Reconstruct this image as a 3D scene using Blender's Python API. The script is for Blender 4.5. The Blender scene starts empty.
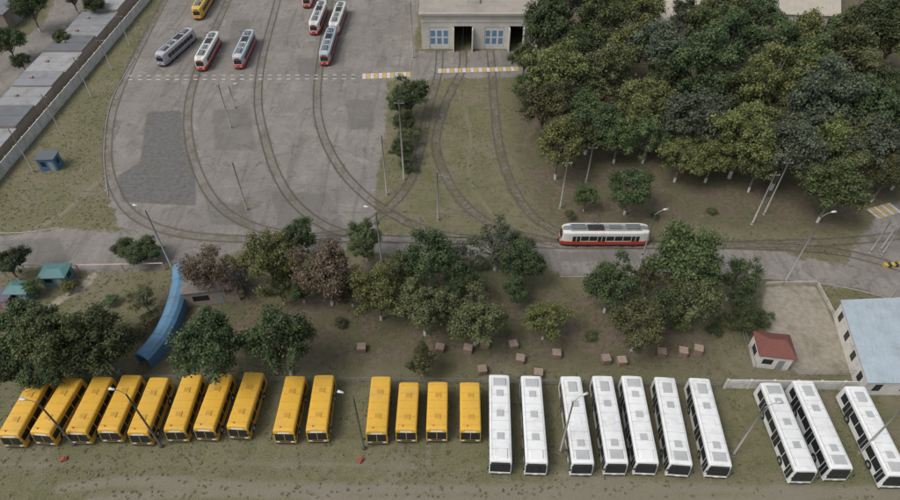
import bpy, math, random
import numpy as np
from mathutils import Vector
random.seed(7); rng=np.random.default_rng(7)
F=620.0; H=70.0; P=math.radians(45); cP,sP=math.cos(P),math.sin(P)
scene=bpy.context.scene
# ---- survey: where a sight line of the drone meets a level plane z (metres) ----
def G(u,v,z=0.0):
    a=(u-450)/F; b=(250-v)/F
    dy=cP+b*sP; dz=-sP+b*cP
    t=(z-H)/dz
    return (a*t,dy*t)
def pxm(u,v,z=0.0):
    x,y=G(u,v,z); return F/(y*cP+(H-z)*sP)
def hgt(u,v,vt):
    x,y=G(u,v); b=(250-vt)/F
    return H+y*(-sP+b*cP)/(cP+b*sP)
# ---------------- materials ----------------
def newmat(name):
    m=bpy.data.materials.new(name); m.use_nodes=True
    nt=m.node_tree; nt.nodes.clear()
    return m,nt
def nd(nt,t,ins=None,**kw):
    n=nt.nodes.new(t)
    for k,v in kw.items(): setattr(n,k,v)
    if ins:
        for k,v in ins.items():
            s=n.inputs[k]
            if isinstance(v,bpy.types.NodeSocket): nt.links.new(v,s)
            else: s.default_value=v
    return n
def c4(c): return (c[0],c[1],c[2],1.0)
def mixc(nt,f,a,b,bt='MIX'):
    n=nt.nodes.new('ShaderNodeMix'); n.data_type='RGBA'; n.blend_type=bt; n.clamp_factor=True
    for s,v in ((n.inputs[0],f),(n.inputs[6],a),(n.inputs[7],b)):
        if isinstance(v,bpy.types.NodeSocket): nt.links.new(v,s)
        else: s.default_value=v if not isinstance(v,tuple) or len(v)==4 else c4(v)
    return n.outputs[2]
def mth(nt,op,a,b=None,c=None,clamp=False):
    n=nt.nodes.new('ShaderNodeMath'); n.operation=op; n.use_clamp=clamp
    for i,v in enumerate((a,b,c)):
        if v is None: continue
        if isinstance(v,bpy.types.NodeSocket): nt.links.new(v,n.inputs[i])
        else: n.inputs[i].default_value=v
    return n.outputs[0]
def ss(nt,x,lo,hi,a=0.0,b=1.0):
    n=nt.nodes.new('ShaderNodeMapRange'); n.interpolation_type='SMOOTHSTEP'
    nt.links.new(x,n.inputs[0])
    n.inputs[1].default_value=lo; n.inputs[2].default_value=hi; n.inputs[3].default_value=a; n.inputs[4].default_value=b
    return n.outputs[0]
def noi(nt,vec,sc,det=4,rough=.6,dist=0):
    n=nd(nt,'ShaderNodeTexNoise',{'Scale':sc,'Detail':det,'Roughness':rough,'Distortion':dist})
    nt.links.new(vec,n.inputs['Vector']); return n.outputs['Fac']
_mc={}
def M(name,col,rough=.6,var=.18,scale=1.5,metal=0.0,dirt=None,bump=0.0,grime=0.0):
    if name in _mc: return _mc[name]
    m,nt=newmat(name)
    co=nd(nt,'ShaderNodeTexCoord').outputs['Object']
    oi=nd(nt,'ShaderNodeObjectInfo').outputs['Random']
    n1=noi(nt,co,scale,5,.65); n2=noi(nt,co,scale*9,3,.6)
    k=mth(nt,'ADD',mth(nt,'MULTIPLY',mth(nt,'SUBTRACT',n1,.5),var*2),mth(nt,'MULTIPLY',mth(nt,'SUBTRACT',n2,.5),var))
    k=mth(nt,'ADD',k,mth(nt,'MULTIPLY',mth(nt,'SUBTRACT',oi,.5),var*.8))
    k=mth(nt,'ADD',k,1.0)
    hsv=nd(nt,'ShaderNodeHueSaturation',{'Value':k,'Color':c4(col)})
    c=hsv.outputs[0]
    if grime>0:
        ofs=nd(nt,'ShaderNodeVectorMath',operation='ADD'); nt.links.new(co,ofs.inputs[0]); cx_=nd(nt,'ShaderNodeCombineXYZ',{0:mth(nt,'MULTIPLY',oi,40.0),1:mth(nt,'MULTIPLY',oi,17.0)}); nt.links.new(cx_.outputs[0],ofs.inputs[1])
        g=ss(nt,noi(nt,ofs.outputs[0],scale*.8,6,.7),.46,.72)
        c=mixc(nt,mth(nt,'MULTIPLY',g,grime),c,dirt or (.12,.10,.08))
    b=nd(nt,'ShaderNodeBsdfPrincipled',{'Base Color':c,'Roughness':rough,'Metallic':metal})
    if bump>0:
        bp=nd(nt,'ShaderNodeBump',{'Height':n2,'Strength':bump,'Distance':.05}); nt.links.new(bp.outputs[0],b.inputs['Normal'])
    o=nd(nt,'ShaderNodeOutputMaterial',{'Surface':b.outputs[0]})
    _mc[name]=m; return m
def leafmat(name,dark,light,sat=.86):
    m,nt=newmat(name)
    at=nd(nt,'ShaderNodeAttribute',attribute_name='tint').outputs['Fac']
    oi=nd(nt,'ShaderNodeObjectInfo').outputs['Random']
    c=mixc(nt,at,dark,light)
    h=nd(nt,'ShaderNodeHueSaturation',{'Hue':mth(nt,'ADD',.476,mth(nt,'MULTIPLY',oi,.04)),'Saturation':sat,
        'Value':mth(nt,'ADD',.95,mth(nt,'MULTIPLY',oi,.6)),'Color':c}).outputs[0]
    d=nd(nt,'ShaderNodeBsdfPrincipled',{'Base Color':h,'Roughness':.6})
    d.inputs['Specular IOR Level'].default_value=.3
    t=nd(nt,'ShaderNodeBsdfTranslucent',{'Color':h})
    x=nd(nt,'ShaderNodeMixShader',{0:.25,1:d.outputs[0],2:t.outputs[0]})
    nd(nt,'ShaderNodeOutputMaterial',{'Surface':x.outputs[0]})
    return m
# ---------------- mesh builder ----------------
class MB:
    def __init__(s): s.v=[];s.f=[];s.m=[]
    def add(s,vs,fs,m):
        o=len(s.v); s.v+= [tuple(p) for p in vs]
        for i,f in enumerate(fs):
            s.f.append(tuple(o+k for k in f)); s.m.append(m[i] if isinstance(m,list) else m)
    def hexa(s,p,m): s.add(p,[(0,3,2,1),(4,5,6,7),(0,1,5,4),(1,2,6,5),(2,3,7,6),(3,0,4,7)],m)
    def box(s,x0,x1,y0,y1,z0,z1,m):
        s.hexa([(x0,y0,z0),(x1,y0,z0),(x1,y1,z0),(x0,y1,z0),(x0,y0,z1),(x1,y0,z1),(x1,y1,z1),(x0,y1,z1)],m)
    def bbox(s,x0,x1,y0,y1,z0,z1,m,b=.04):
        s.hexa([(x0,y0,z0),(x1,y0,z0),(x1,y1,z0),(x0,y1,z0),(x0,y0,z1-b),(x1,y0,z1-b),(x1,y1,z1-b),(x0,y1,z1-b)],m)
        s.f.pop(-5); s.m.pop(-5)
        a=[(x0,y0,z1-b),(x1,y0,z1-b),(x1,y1,z1-b),(x0,y1,z1-b),(x0+b,y0+b,z1),(x1-b,y0+b,z1),(x1-b,y1-b,z1),(x0+b,y1-b,z1)]
        s.add(a,[(4,5,6,7),(0,1,5,4),(1,2,6,5),(2,3,7,6),(3,0,4,7)],m)
    def cylx(s,x0,x1,cy,cz,r,m,n=14):
        vs=[];
        for x in (x0,x1):
            for i in range(n):
                a=2*math.pi*i/n; vs.append((x,cy+r*math.cos(a),cz+r*math.sin(a)))
        fs=[(i,(i+1)%n,n+(i+1)%n,n+i) for i in range(n)]+[tuple(range(n)),tuple(range(2*n-1,n-1,-1))]
        s.add(vs,fs,m)
    def tube(s,pts,rad,m,n=7):
        pts=[Vector(p) for p in pts]; vs=[]
        for i,p in enumerate(pts):
            d=(pts[min(i+1,len(pts)-1)]-pts[max(i-1,0)]).normalized()
            a=Vector((0,1,0)) if abs(d.y)<.8 else Vector((1,0,0))
            e=d.cross(a).normalized(); g=d.cross(e)
            r=rad[i] if isinstance(rad,(list,tuple)) else rad
            for k in range(n):
                t=2*math.pi*k/n; vs.append(p+e*(r*math.cos(t))+g*(r*math.sin(t)))
        fs=[]
        for i in range(len(pts)-1):
            for k in range(n): fs.append((i*n+k,i*n+(k+1)%n,(i+1)*n+(k+1)%n,(i+1)*n+k))
        fs.append(tuple(range(n))); fs.append(tuple(range(len(pts)*n-1,(len(pts)-1)*n-1,-1)))
        s.add(vs,fs,m)
    def mesh(s,name,mats,smooth=False):
        me=bpy.data.meshes.new(name); me.from_pydata(s.v,[],s.f)
        for m in mats: me.materials.append(m)
        me.polygons.foreach_set('material_index',s.m)
        if smooth: me.polygons.foreach_set('use_smooth',[True]*len(s.f))
        me.update(); return me
def put(name,me,loc=(0,0,0),rot=0.0,sc=(1,1,1),parent=None):
    o=bpy.data.objects.new(name,me); scene.collection.objects.link(o)
    o.location=loc; o.rotation_euler=(0,0,rot); o.scale=sc
    if parent: o.parent=parent
    return o
def group(name,parts,mats,loc=(0,0,0),rot=0.0):
    e=put(name,None,loc,rot)
    for k,mb in parts.items(): put(k,mb.mesh(k,mats),parent=e)
    return e
def spline(pts,step=1.0):
    p=[np.array(q,float) for q in pts]; p=[2*p[0]-p[1]]+p+[2*p[-1]-p[-2]]; out=[]
    for i in range(1,len(p)-2):
        n=max(2,int(np.linalg.norm(p[i+1]-p[i])/step))
        for k in range(n):
            t=k/n
            out.append(.5*((2*p[i])+(-p[i-1]+p[i+1])*t+(2*p[i-1]-5*p[i]+4*p[i+1]-p[i+2])*t*t+(-p[i-1]+3*p[i]-3*p[i+1]+p[i+2])*t**3))
    out.append(p[-2]); return np.array(out)
def ribbon(mb,pl,off,w,z,m,th=0.0):
    d=np.gradient(pl,axis=0); d/=np.linalg.norm(d,axis=1)[:,None]+1e-9
    nrm=np.stack([-d[:,1],d[:,0]],1)
    a=pl+nrm*(off-w/2); b=pl+nrm*(off+w/2); n=len(pl)
    vs=[(q[0],q[1],z) for q in a]+[(q[0],q[1],z) for q in b]
    fs=[(i,i+1,n+i+1,n+i) for i in range(n-1)]
    if th>0:
        vs+=[(q[0],q[1],z-th) for q in a]+[(q[0],q[1],z-th) for q in b]
        for i in range(n-1):
            fs.append((2*n+i,2*n+i+1,i+1,i)); fs.append((n+i,n+i+1,3*n+i+1,3*n+i))
        fs.append((0,n,3*n,2*n)); fs.append((n-1,3*n-1,4*n-1,2*n-1))
    mb.add(vs,fs,m)
# ---------------- survey data of the ground ----------------
def W(l,z=0): return [G(u,v,z) for u,v in l]
yard=W([(185,-45),(425,-45),(412,66),(388,82),(382,150),(374,205),(376,240),(150,242),(118,224),(107,195),(103,150),(111,100),(134,55),(160,10)])
apron=W([(385,52),(545,50),(545,75),(385,81)])
road=W([(-60,232),(0,236),(60,229),(105,232),(150,232),(372,232),(470,238),(560,243),(660,243),(760,249),(850,266),(905,280),(960,300),(960,335),(900,303),(860,290),(800,280),(740,277),(640,276),(560,276),(530,262),(470,256),(380,252),(280,250),(200,256),(160,270),(110,271),(0,268),(-60,266)])
road2=W([(845,262),(862,235),(888,205),(950,190),(950,320)])
street=W([(-80,130),(-10,105),(45,60),(95,12),(125,-30),(70,-30),(45,20),(10,50),(-60,80)])
darkp=W([(147,112),(180,110),(186,140),(196,178),(196,206),(122,202),(117,176),(140,162)])
patch2=[W([(296,58),(318,58),(322,76),(299,76)]),W([(205,200),(250,204),(254,226),(210,224)]),W([(345,100),(372,100),(374,128),(350,130)]),W([(232,20),(250,20),(248,45),(228,45)]),W([(560,252),(640,252),(640,262),(560,262)]),W([(270,190),(330,195),(345,228),(280,226)]),W([(0,240),(60,238),(70,262),(0,264)]),W([(212,110),(250,108),(256,150),(215,150)])]
forest=W([(508,82),(515,150),(540,215),(560,228),(700,228),(860,232),(905,190),(960,100),(960,-40),(545,-40),(545,70)])
midstrip=W([(185,285),(300,262),(560,280),(690,300),(728,340),(728,378),(190,378)])
leftdirt=W([(150,285),(190,280),(205,378),(150,378)])
sandlot=W([(765,286),(815,286),(861,372),(800,376),(778,352),(762,318)])
rightdirt=W([(735,290),(765,286),(775,345),(728,350)])
tracks_px=[
 [(960,226),(860,240),(760,244),(650,245),(560,245),(470,241),(380,239),(300,239),(220,238),(165,230),(128,210),(110,175),(108,140),(116,100),(136,55),(162,5),(185,-40)],
 [(470,241),(400,239),(320,237),(262,229),(225,211),(203,183),(190,145),(188,110),(196,75),(210,40),(228,0),(240,-30)],
 [(400,240),(340,232),(300,208),(277,175),(264,135),(258,100),(262,60),(275,10),(285,-30)],
 [(520,243),(440,234),(385,210),(345,175),(323,135),(317,100),(322,50),(335,-30)],
 [(700,245),(600,243),(540,222),(512,185),(499,145),(494,100),(492,70),(490,50)],
 [(560,244),(505,230),(465,205),(443,170),(436,140),(447,100),(462,70),(463,50)],
 [(960,292),(900,268),(850,254),(800,248),(720,245)],
 [(440,50),(438,75),(428,110),(420,150),(405,190),(360,228),(300,238)],
]
tracks=[spline(W(t),1.5) for t in tracks_px]
paths=[(spline(W([(60,488),(140,481),(260,487),(400,490),(560,488),(640,487),(900,497)]),2),.45),
       (spline(W([(90,500),(200,493),(400,499),(640,497),(900,508)]),2),.4),
       (spline(W([(130,480),(300,497),(420,508)]),2),.3),
       (spline(W([(150,130),(110,170),(60,215),(20,235)]),2),.2),
       (spline(W([(455,82),(470,130),(470,180),(500,225)]),2),.0),
       (spline(W([(-10,465),(200,462),(480,468)]),2),.0),
       (spline(W([(560,475),(700,488),(900,490)]),2),.3)]
for u,v in [(50,444),(115,441),(209,440),(290,442),(378,443),(437,440),(500,470),(580,470),(643,470),(714,474)]:
    for o in (-7,7): paths.append((spline(W([(u+o,v),(u+o*.9-(450-u)*.05,v+22),(u+o*1.4-(450-u)*.08+25,v+45)]),2),-.12))
foot=spline(W([(92,276),(82,288),(60,300),(40,318)]),1)
def sdp(X,Y,poly):
    d=np.full(X.shape,1e9); ins=np.zeros(X.shape,bool); n=len(poly)
    for i in range(n):
        ax,ay=poly[i]; bx,by=poly[(i+1)%n]; ex,ey=bx-ax,by-ay
        t=np.clip(((X-ax)*ex+(Y-ay)*ey)/(ex*ex+ey*ey),0,1)
        d=np.minimum(d,(X-ax-t*ex)**2+(Y-ay-t*ey)**2)
        c=(ay>Y)!=(by>Y)
        with np.errstate(divide='ignore',invalid='ignore'):
            ins^= c&(X<(bx-ax)*(Y-ay)/(by-ay+1e-12)+ax)
    d=np.sqrt(d); return np.where(ins,d,-d)
def sdl(X,Y,pl):
    d=np.full(X.shape,1e9)
    for i in range(len(pl)-1):
        ax,ay=pl[i]; ex,ey=pl[i+1]-pl[i]
        t=np.clip(((X-ax)*ex+(Y-ay)*ey)/(ex*ex+ey*ey+1e-9),0,1)
        d=np.minimum(d,(X-ax-t*ex)**2+(Y-ay-t*ey)**2)
    return np.sqrt(d)
def axis(lo,hi,st,far0,far1):
    a=list(np.arange(lo,hi,st)); s=st*2; x=a[-1]
    r=[]; 
    while x<far1: x+=s; s*=1.5; r.append(x)
    l=[]; s=st*2; x=a[0]
    while x>far0: x-=s; s*=1.5; l.append(x)
    return np.array(l[::-1]+a+r)
xs=axis(-140,140,.6,-2500,2500); ys=axis(22,185,.6,-1500,4000)
X,Y=np.meshgrid(xs,ys); X=X.ravel();Y=Y.ravel()
sy=np.maximum(sdp(X,Y,yard),sdp(X,Y,apron)); sr=np.maximum.reduce([sdp(X,Y,road),sdp(X,Y,road2),sdp(X,Y,street)])
asph=np.clip(np.maximum(sy,sr),-8,8)
trk=np.full(X.shape,1e9)
for t in tracks: trk=np.minimum(trk,sdl(X,Y,t[::2]))
trk=np.clip(trk,0,8)
dirt=np.maximum.reduce([sdp(X,Y,forest)+.5,sdp(X,Y,midstrip)-.8,sdp(X,Y,rightdirt),sdp(X,Y,leftdirt)])
dirt=np.clip(dirt,-8,3.4)
pth=np.full(X.shape,1e9)
for p,w in paths: pth=np.minimum(pth,sdl(X,Y,p)-w)
pth=np.clip(pth,-2,8)
dk=np.clip(sdp(X,Y,darkp),-8,8)
dk2=np.clip(np.maximum.reduce([sdp(X,Y,p) for p in patch2]),-8,8)
sand=np.clip(np.maximum(sdp(X,Y,sandlot),.7-sdl(X,Y,foot)),-8,8)
nx,ny=len(xs),len(ys)
ii,jj=np.meshgrid(np.arange(nx-1),np.arange(ny-1)); a=(jj*nx+ii).ravel()
quads=np.stack([a,a+1,a+1+nx,a+nx],1)
def fc(arr): return arr[quads].mean(1)
fy,fr=fc(sy),fc(sr)
cls=np.where(np.maximum(fy,fr)<-.6,0,np.where(fr>fy,1,2))
# ground material
gm,nt=newmat('ground_surface')
co=nd(nt,'ShaderNodeTexCoord').outputs['Object']
A=lambda n: nd(nt,'ShaderNodeAttribute',attribute_name=n).outputs['Fac']
nL=noi(nt,co,.045,3,.55); nM=noi(nt,co,.22,5,.65,.6); nS=noi(nt,co,1.3,5,.7); nF=noi(nt,co,5.5,4,.75)
cen=lambda n,k: mth(nt,'MULTIPLY',mth(nt,'SUBTRACT',n,.5),k)
nsum=mth(nt,'ADD',cen(nM,1.2),cen(nS,.9))
gr=mixc(nt,ss(nt,mth(nt,'ADD',nM,cen(nS,.9)),.3,.7),(.118,.120,.056),(.190,.172,.100))
gr=mixc(nt,ss(nt,nL,.42,.62,0,.45),gr,(.108,.124,.052))
gr=mixc(nt,ss(nt,nF,.35,.75,0,.65),gr,(.24,.222,.14))
gr=mixc(nt,ss(nt,nF,.5,.28,0,.75),gr,(.060,.066,.032))
gr=mixc(nt,ss(nt,mth(nt,'ADD',noi(nt,co,.12,6,.7,.4),cen(nF,.3)),.49,.63,0,.75),gr,(.205,.178,.13))
gr=mixc(nt,ss(nt,mth(nt,'ADD',noi(nt,co,.4,5,.7,.8),cen(nF,.2)),.60,.70,0,.55),gr,(.068,.082,.036))
dr=mixc(nt,ss(nt,nS,.3,.7),(.105,.083,.058),(.18,.148,.108))
dr=mixc(nt,ss(nt,nF,.5,.75,0,.8),dr,(.24,.20,.145))
dr=mixc(nt,ss(nt,nF,.45,.3,0,.6),dr,(.055,.05,.032))
dr=mixc(nt,ss(nt,mth(nt,'ADD',nM,cen(nF,.6)),.45,.60,0,.7),dr,(.105,.115,.052))
c=mixc(nt,ss(nt,mth(nt,'ADD',A('dirt'),mth(nt,'MULTIPLY',nsum,7.0)),-1.5,3.0),gr,dr)
pf=ss(nt,mth(nt,'ADD',A('pth'),mth(nt,'MULTIPLY',nsum,1.3)),.55,-.25,0,.7)
c=mixc(nt,pf,c,(.25,.225,.18))
sd=ss(nt,mth(nt,'ADD',A('sand'),mth(nt,'MULTIPLY',nsum,.8)),-.3,.3)
sc_=mixc(nt,ss(nt,nS,.3,.7),(.27,.24,.19),(.37,.335,.27)); sc_=mixc(nt,ss(nt,mth(nt,'ADD',nM,cen(nF,.4)),.52,.66,0,.55),sc_,(.17,.16,.10))
c=mixc(nt,sd,c,sc_)
# asphalt
asl=mixc(nt,ss(nt,nM,.3,.7),(.185,.170,.150),(.252,.234,.21))
asl=mixc(nt,ss(nt,nL,.40,.62,0,.6),asl,(.170,.160,.146))
asl=mixc(nt,ss(nt,nF,.42,.7,0,.45),asl,(.32,.30,.27))
asl=mixc(nt,ss(nt,nS,.47,.28,0,.65),asl,(.12,.11,.098))
st=nd(nt,'ShaderNodeMapping',{'Scale':(.55,.05,1.0)}); nt.links.new(co,st.inputs['Vector'])
asl=mixc(nt,ss(nt,noi(nt,st.outputs[0],1.0,5,.65,.8),.50,.66,0,.5),asl,(.13,.12,.105))
vd=nd(nt,'ShaderNodeTexVoronoi',{'Scale':.11},feature='DISTANCE_TO_EDGE')
wv=nd(nt,'ShaderNodeTexNoise',{'Scale':.5,'Detail':4.0}); nt.links.new(co,wv.inputs['Vector'])
wa=nd(nt,'ShaderNodeVectorMath',operation='MULTIPLY_ADD'); nt.links.new(wv.outputs['Color'],wa.inputs[0]); wa.inputs[1].default_value=(4,4,0); nt.links.new(co,wa.inputs[2])
nt.links.new(wa.outputs[0],vd.inputs['Vector'])
cf=mth(nt,'MULTIPLY',ss(nt,vd.outputs['Distance'],.012,.002,0,.5),ss(nt,noi(nt,co,.09,3),.45,.57))
asl=mixc(nt,cf,asl,(.10,.095,.075))
asl=mixc(nt,ss(nt,noi(nt,co,.35,6,.75,1.0),.57,.67,0,.65),asl,(.10,.094,.085))
asl=mixc(nt,ss(nt,noi(nt,co,.18,6,.8,1.5),.56,.64,0,.5),asl,(.32,.30,.27))
asl=mixc(nt,ss(nt,mth(nt,'ADD',A('dark'),cen(nS,1.6)),-.2,.2,0,.85),asl,mixc(nt,ss(nt,nS,.35,.65),(.098,.096,.094),(.145,.141,.135)))
asl=mixc(nt,ss(nt,mth(nt,'ADD',A('dark2'),cen(nS,2.0)),-.3,.3,0,.5),asl,(.125,.12,.112))
wd=mth(nt,'MULTIPLY',ss(nt,noi(nt,co,.16,6,.75,.5),.56,.66),ss(nt,nF,.35,.6))
asl=mixc(nt,mth(nt,'MULTIPLY',wd,.65),asl,(.12,.115,.062))
af=ss(nt,mth(nt,'ADD',A('asph'),mth(nt,'MULTIPLY',nsum,2.6)),-.25,.25)
c=mixc(nt,af,c,asl)
# track bed
tb=ss(nt,mth(nt,'ADD',A('trk'),mth(nt,'MULTIPLY',nsum,1.8)),1.5,.7)
bed=mixc(nt,ss(nt,nS,.35,.65),(.125,.11,.085),(.21,.19,.16))
bed=mixc(nt,ss(nt,mth(nt,'ADD',nM,cen(nF,.4)),.45,.58,0,.8),bed,(.098,.094,.052))
tbf=mth(nt,'MULTIPLY',tb,mth(nt,'SUBTRACT',.72,mth(nt,'MULTIPLY',af,ss(nt,noi(nt,co,.15,4,.6),.42,.58,.55,.0))))
c=mixc(nt,tbf,c,bed)
gl=ss(nt,mth(nt,'ABSOLUTE',mth(nt,'SUBTRACT',A('trk'),.76)),.30,.10,0,.4)
c=mixc(nt,gl,c,(.09,.083,.066))
b=nd(nt,'ShaderNodeBsdfPrincipled',{'Base Color':c,'Roughness':.95}); b.inputs['Specular IOR Level'].default_value=.2
hh=mth(nt,'ADD',mth(nt,'MULTIPLY',nF,mth(nt,'SUBTRACT',1.15,af)),mth(nt,'MULTIPLY',nS,.4))
bp=nd(nt,'ShaderNodeBump',{'Height':hh,'Strength':.6,'Distance':.25}); nt.links.new(bp.outputs[0],b.inputs['Normal'])
nd(nt,'ShaderNodeOutputMaterial',{'Surface':b.outputs[0]})
for ci,nm in ((0,'ground'),(1,'road'),(2,'asphalt_yard')):
    q=quads[cls==ci]; idx,inv=np.unique(q,return_inverse=True); inv=inv.reshape(q.shape)
    me=bpy.data.meshes.new(nm)
    V=np.stack([X[idx],Y[idx],np.zeros(len(idx))],1)
    me.from_pydata(V.tolist(),[],inv.tolist())
    for an,arr in (('asph',asph),('trk',trk),('dirt',dirt),('pth',pth),('dark',dk),('dark2',dk2),('sand',sand)):
        at=me.attributes.new(an,'FLOAT','POINT'); at.data.foreach_set('value',arr[idx].astype(np.float32))
    me.materials.append(gm); me.update(); put(nm,me)
# ---------------- rails, kerbs, markings ----------------
steel=M('rail_steel',(.14,.125,.11),.5,.4,2,.5); groove=M('rail_groove',(.07,.063,.052),.9,.4,.4)
for t in tracks:
    mb=MB()
    for o in (-.76,.76):
        ribbon(mb,t,o,.17,.006,1); ribbon(mb,t,o,.075,.02,0,.02)
    put('tram_track',mb.mesh('tram_track',[steel,groove]))
kc=M('kerb_concrete',(.30,.285,.26),.9,.4,3,bump=.3,grime=.5)
for l in ([(560,277),(640,277),(740,278),(800,281),(860,291),(900,304),(960,336)],[(60,228),(20,233),(-40,233)],[(135,58),(112,100),(104,150),(108,196)]):
    mb=MB(); ribbon(mb,spline(W(l),2),0,.15,.12,0,.12); put('kerb',mb.mesh('kerb',[kc]))
wp=M('white_marking',(.52,.51,.48),.8,.5,2,grime=.6,dirt=(.22,.205,.185)); yp=M('yellow_marking',(.48,.34,.11),.8,.5,2,grime=.55,dirt=(.22,.20,.17))
def zebra(name,p,q,dep,n,mats=(wp,yp),z=.024):
    mb=MB(); p=np.array(p);q=np.array(q); d=(q-p)/n; u=np.array([-d[1],d[0]]); u/=np.linalg.norm(u)
    for i in range(n):
        if mats[i%2] is None: continue
        a=p+d*(i+.06); b_=p+d*(i+.94); c_=b_+u*dep; e=a+u*dep
        mb.add([(a[0],a[1],z),(b_[0],b_[1],z),(c_[0],c_[1],z),(e[0],e[1],z)],[(0,1,2,3)],i%2)
    put(name,mb.mesh(name,[m for m in mats if m] if mats[1] else [mats[0]]))
zebra('zebra_crossing',G(362,79),G(411,77),2.3,12)
zebra('zebra_crossing',G(438,73),G(519,71),1.9,20)
zebra('dashed_road_marking',G(128,80),G(360,79),.25,50,(wp,None))
zebra('dashed_road_marking',G(128,76),G(360,75),.2,50,(wp,None))
zebra('zebra_crossing',G(878,219),G(902,212),2.6,7)
mb=MB(); p0=np.array(G(884,268)); p1=np.array(G(912,266)); n=8
for i in range(n):
    a=p0+(p1-p0)*i/n; b_=p0+(p1-p0)*(i+1)/n; mb.box(a[0],b_[0],a[1],a[1]+.7,0,.5,i%2)
put('striped_barrier',mb.mesh('striped_barrier',[M('barrier_yellow',(.5,.36,.06),.6,grime=.4),M('barrier_black',(.04,.04,.04),.7)]))
# ---------------- vehicles ----------------
glass=M('dark_glass',(.018,.022,.026),.12,.1,1); tyre=M('tyre_rubber',(.025,.025,.025),.9); blk=M('black_plastic',(.03,.03,.032),.6)
lampm=M('headlamp_glass',(.7,.7,.68),.15,.05); grey=M('grey_metal',(.26,.27,.28),.5); hub=M('wheel_hub',(.3,.3,.3),.4); vent=M('roof_vent',(.40,.41,.41),.5)
whitep=M('white_bus_paint',(.72,.73,.72),.35,.12,.6,grime=.38,dirt=(.40,.38,.34)); yelp=M('yellow_bus_paint',(.66,.385,.045),.42,.16,.6,grime=.42,dirt=(.44,.30,.12))
redp=M('red_tram_paint',(.52,.045,.022),.4,.15,.8,grime=.15)
def body(mb,L,w,h,zs,z0,r,tf,tr,ends,matf):
    prof=[(-w,z) for z in zs]
    for k in range(1,5):
        a=math.pi/2*k/4; prof.append((-w+r*(1-math.cos(a)),h-r+r*math.sin(a)))
    prof.append((-w*.45,h+.035)); prof.append((0,h+.05))
    full=prof+[(-x,z) for x,z in prof[-2::-1]]; n=len(full)
    st=[(-L/2+e[0],e[1],e[2],tf*e[3],-1) for e in ends]+[(L/2-e[0],e[1],e[2],tr*e[3],1) for e in reversed(ends)]
    vs=[]
    for y,sx,dz,t,sg in st:
        for x,z in full:
            zz=z-(dz if z>h-r*1.01 else 0); vs.append((x*sx,y-sg*t*max(0,(zz-1.0)/(h-1.0)),zz))
    fs=[];ms=[]
    for i in range(len(st)-1):
        for k in range(n-1):
            fs.append((i*n+k,i*n+k+1,(i+1)*n+k+1,(i+1)*n+k)); ms.append(matf((full[k][1]+full[k+1][1])/2,False,abs(full[k][0]+full[k+1][0])/2))
    m2=n//2
    for i,fl in ((0,False),(len(st)-1,True)):
        for k in range(m2):
            f=(i*n+k,i*n+n-1-k,i*n+n-2-k,i*n+k+1)
            if k+1==m2: f=(i*n+k,i*n+n-1-k,i*n+k+1)
            if fl: f=f[::-1]
            fs.append(f); ms.append(matf((full[k][1]+full[k+1][1])/2,True,1))
    for i in range(len(st)-1): fs.append((i*n,(i+1)*n,(i+1)*n+n-1,i*n+n-1)); ms.append(3)
    mb.add(vs,fs,ms)
def endpane(mb,L,h,t,sg,x0,x1,z0,z1,m,o=.015):
    def yy(z): return sg*(L/2-t*max(0,(z-1.0)/(h-1.0)))
    mb.hexa([(x0,yy(z0)+sg*o,z0),(x1,yy(z0)+sg*o,z0),(x1,yy(z0)-sg*.05,z0),(x0,yy(z0)-sg*.05,z0),
             (x0,yy(z1)+sg*o,z1),(x1,yy(z1)+sg*o,z1),(x1,yy(z1)-sg*.05,z1),(x0,yy(z1)-sg*.05,z1)],m)
ENDS=[(0,.955,.10,1),(.07,.99,.03,1),(.28,1,0,.95)]
def wheels(mb,w,ys_,r=.48):
    for y in ys_:
        for s in (-1,1):
            a,b_=sorted((s*(w-.25),s*(w+.006))); mb.cylx(a,b_,y,r+.02,r+.10,3,18)
            a,b_=sorted((s*(w-.24),s*(w+.03))); mb.cylx(a,b_,y,r,r,2,16)
            a,b_=sorted((s*(w),s*(w+.045))); mb.cylx(a,b_,y,r,r*.5,5,12)
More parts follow.
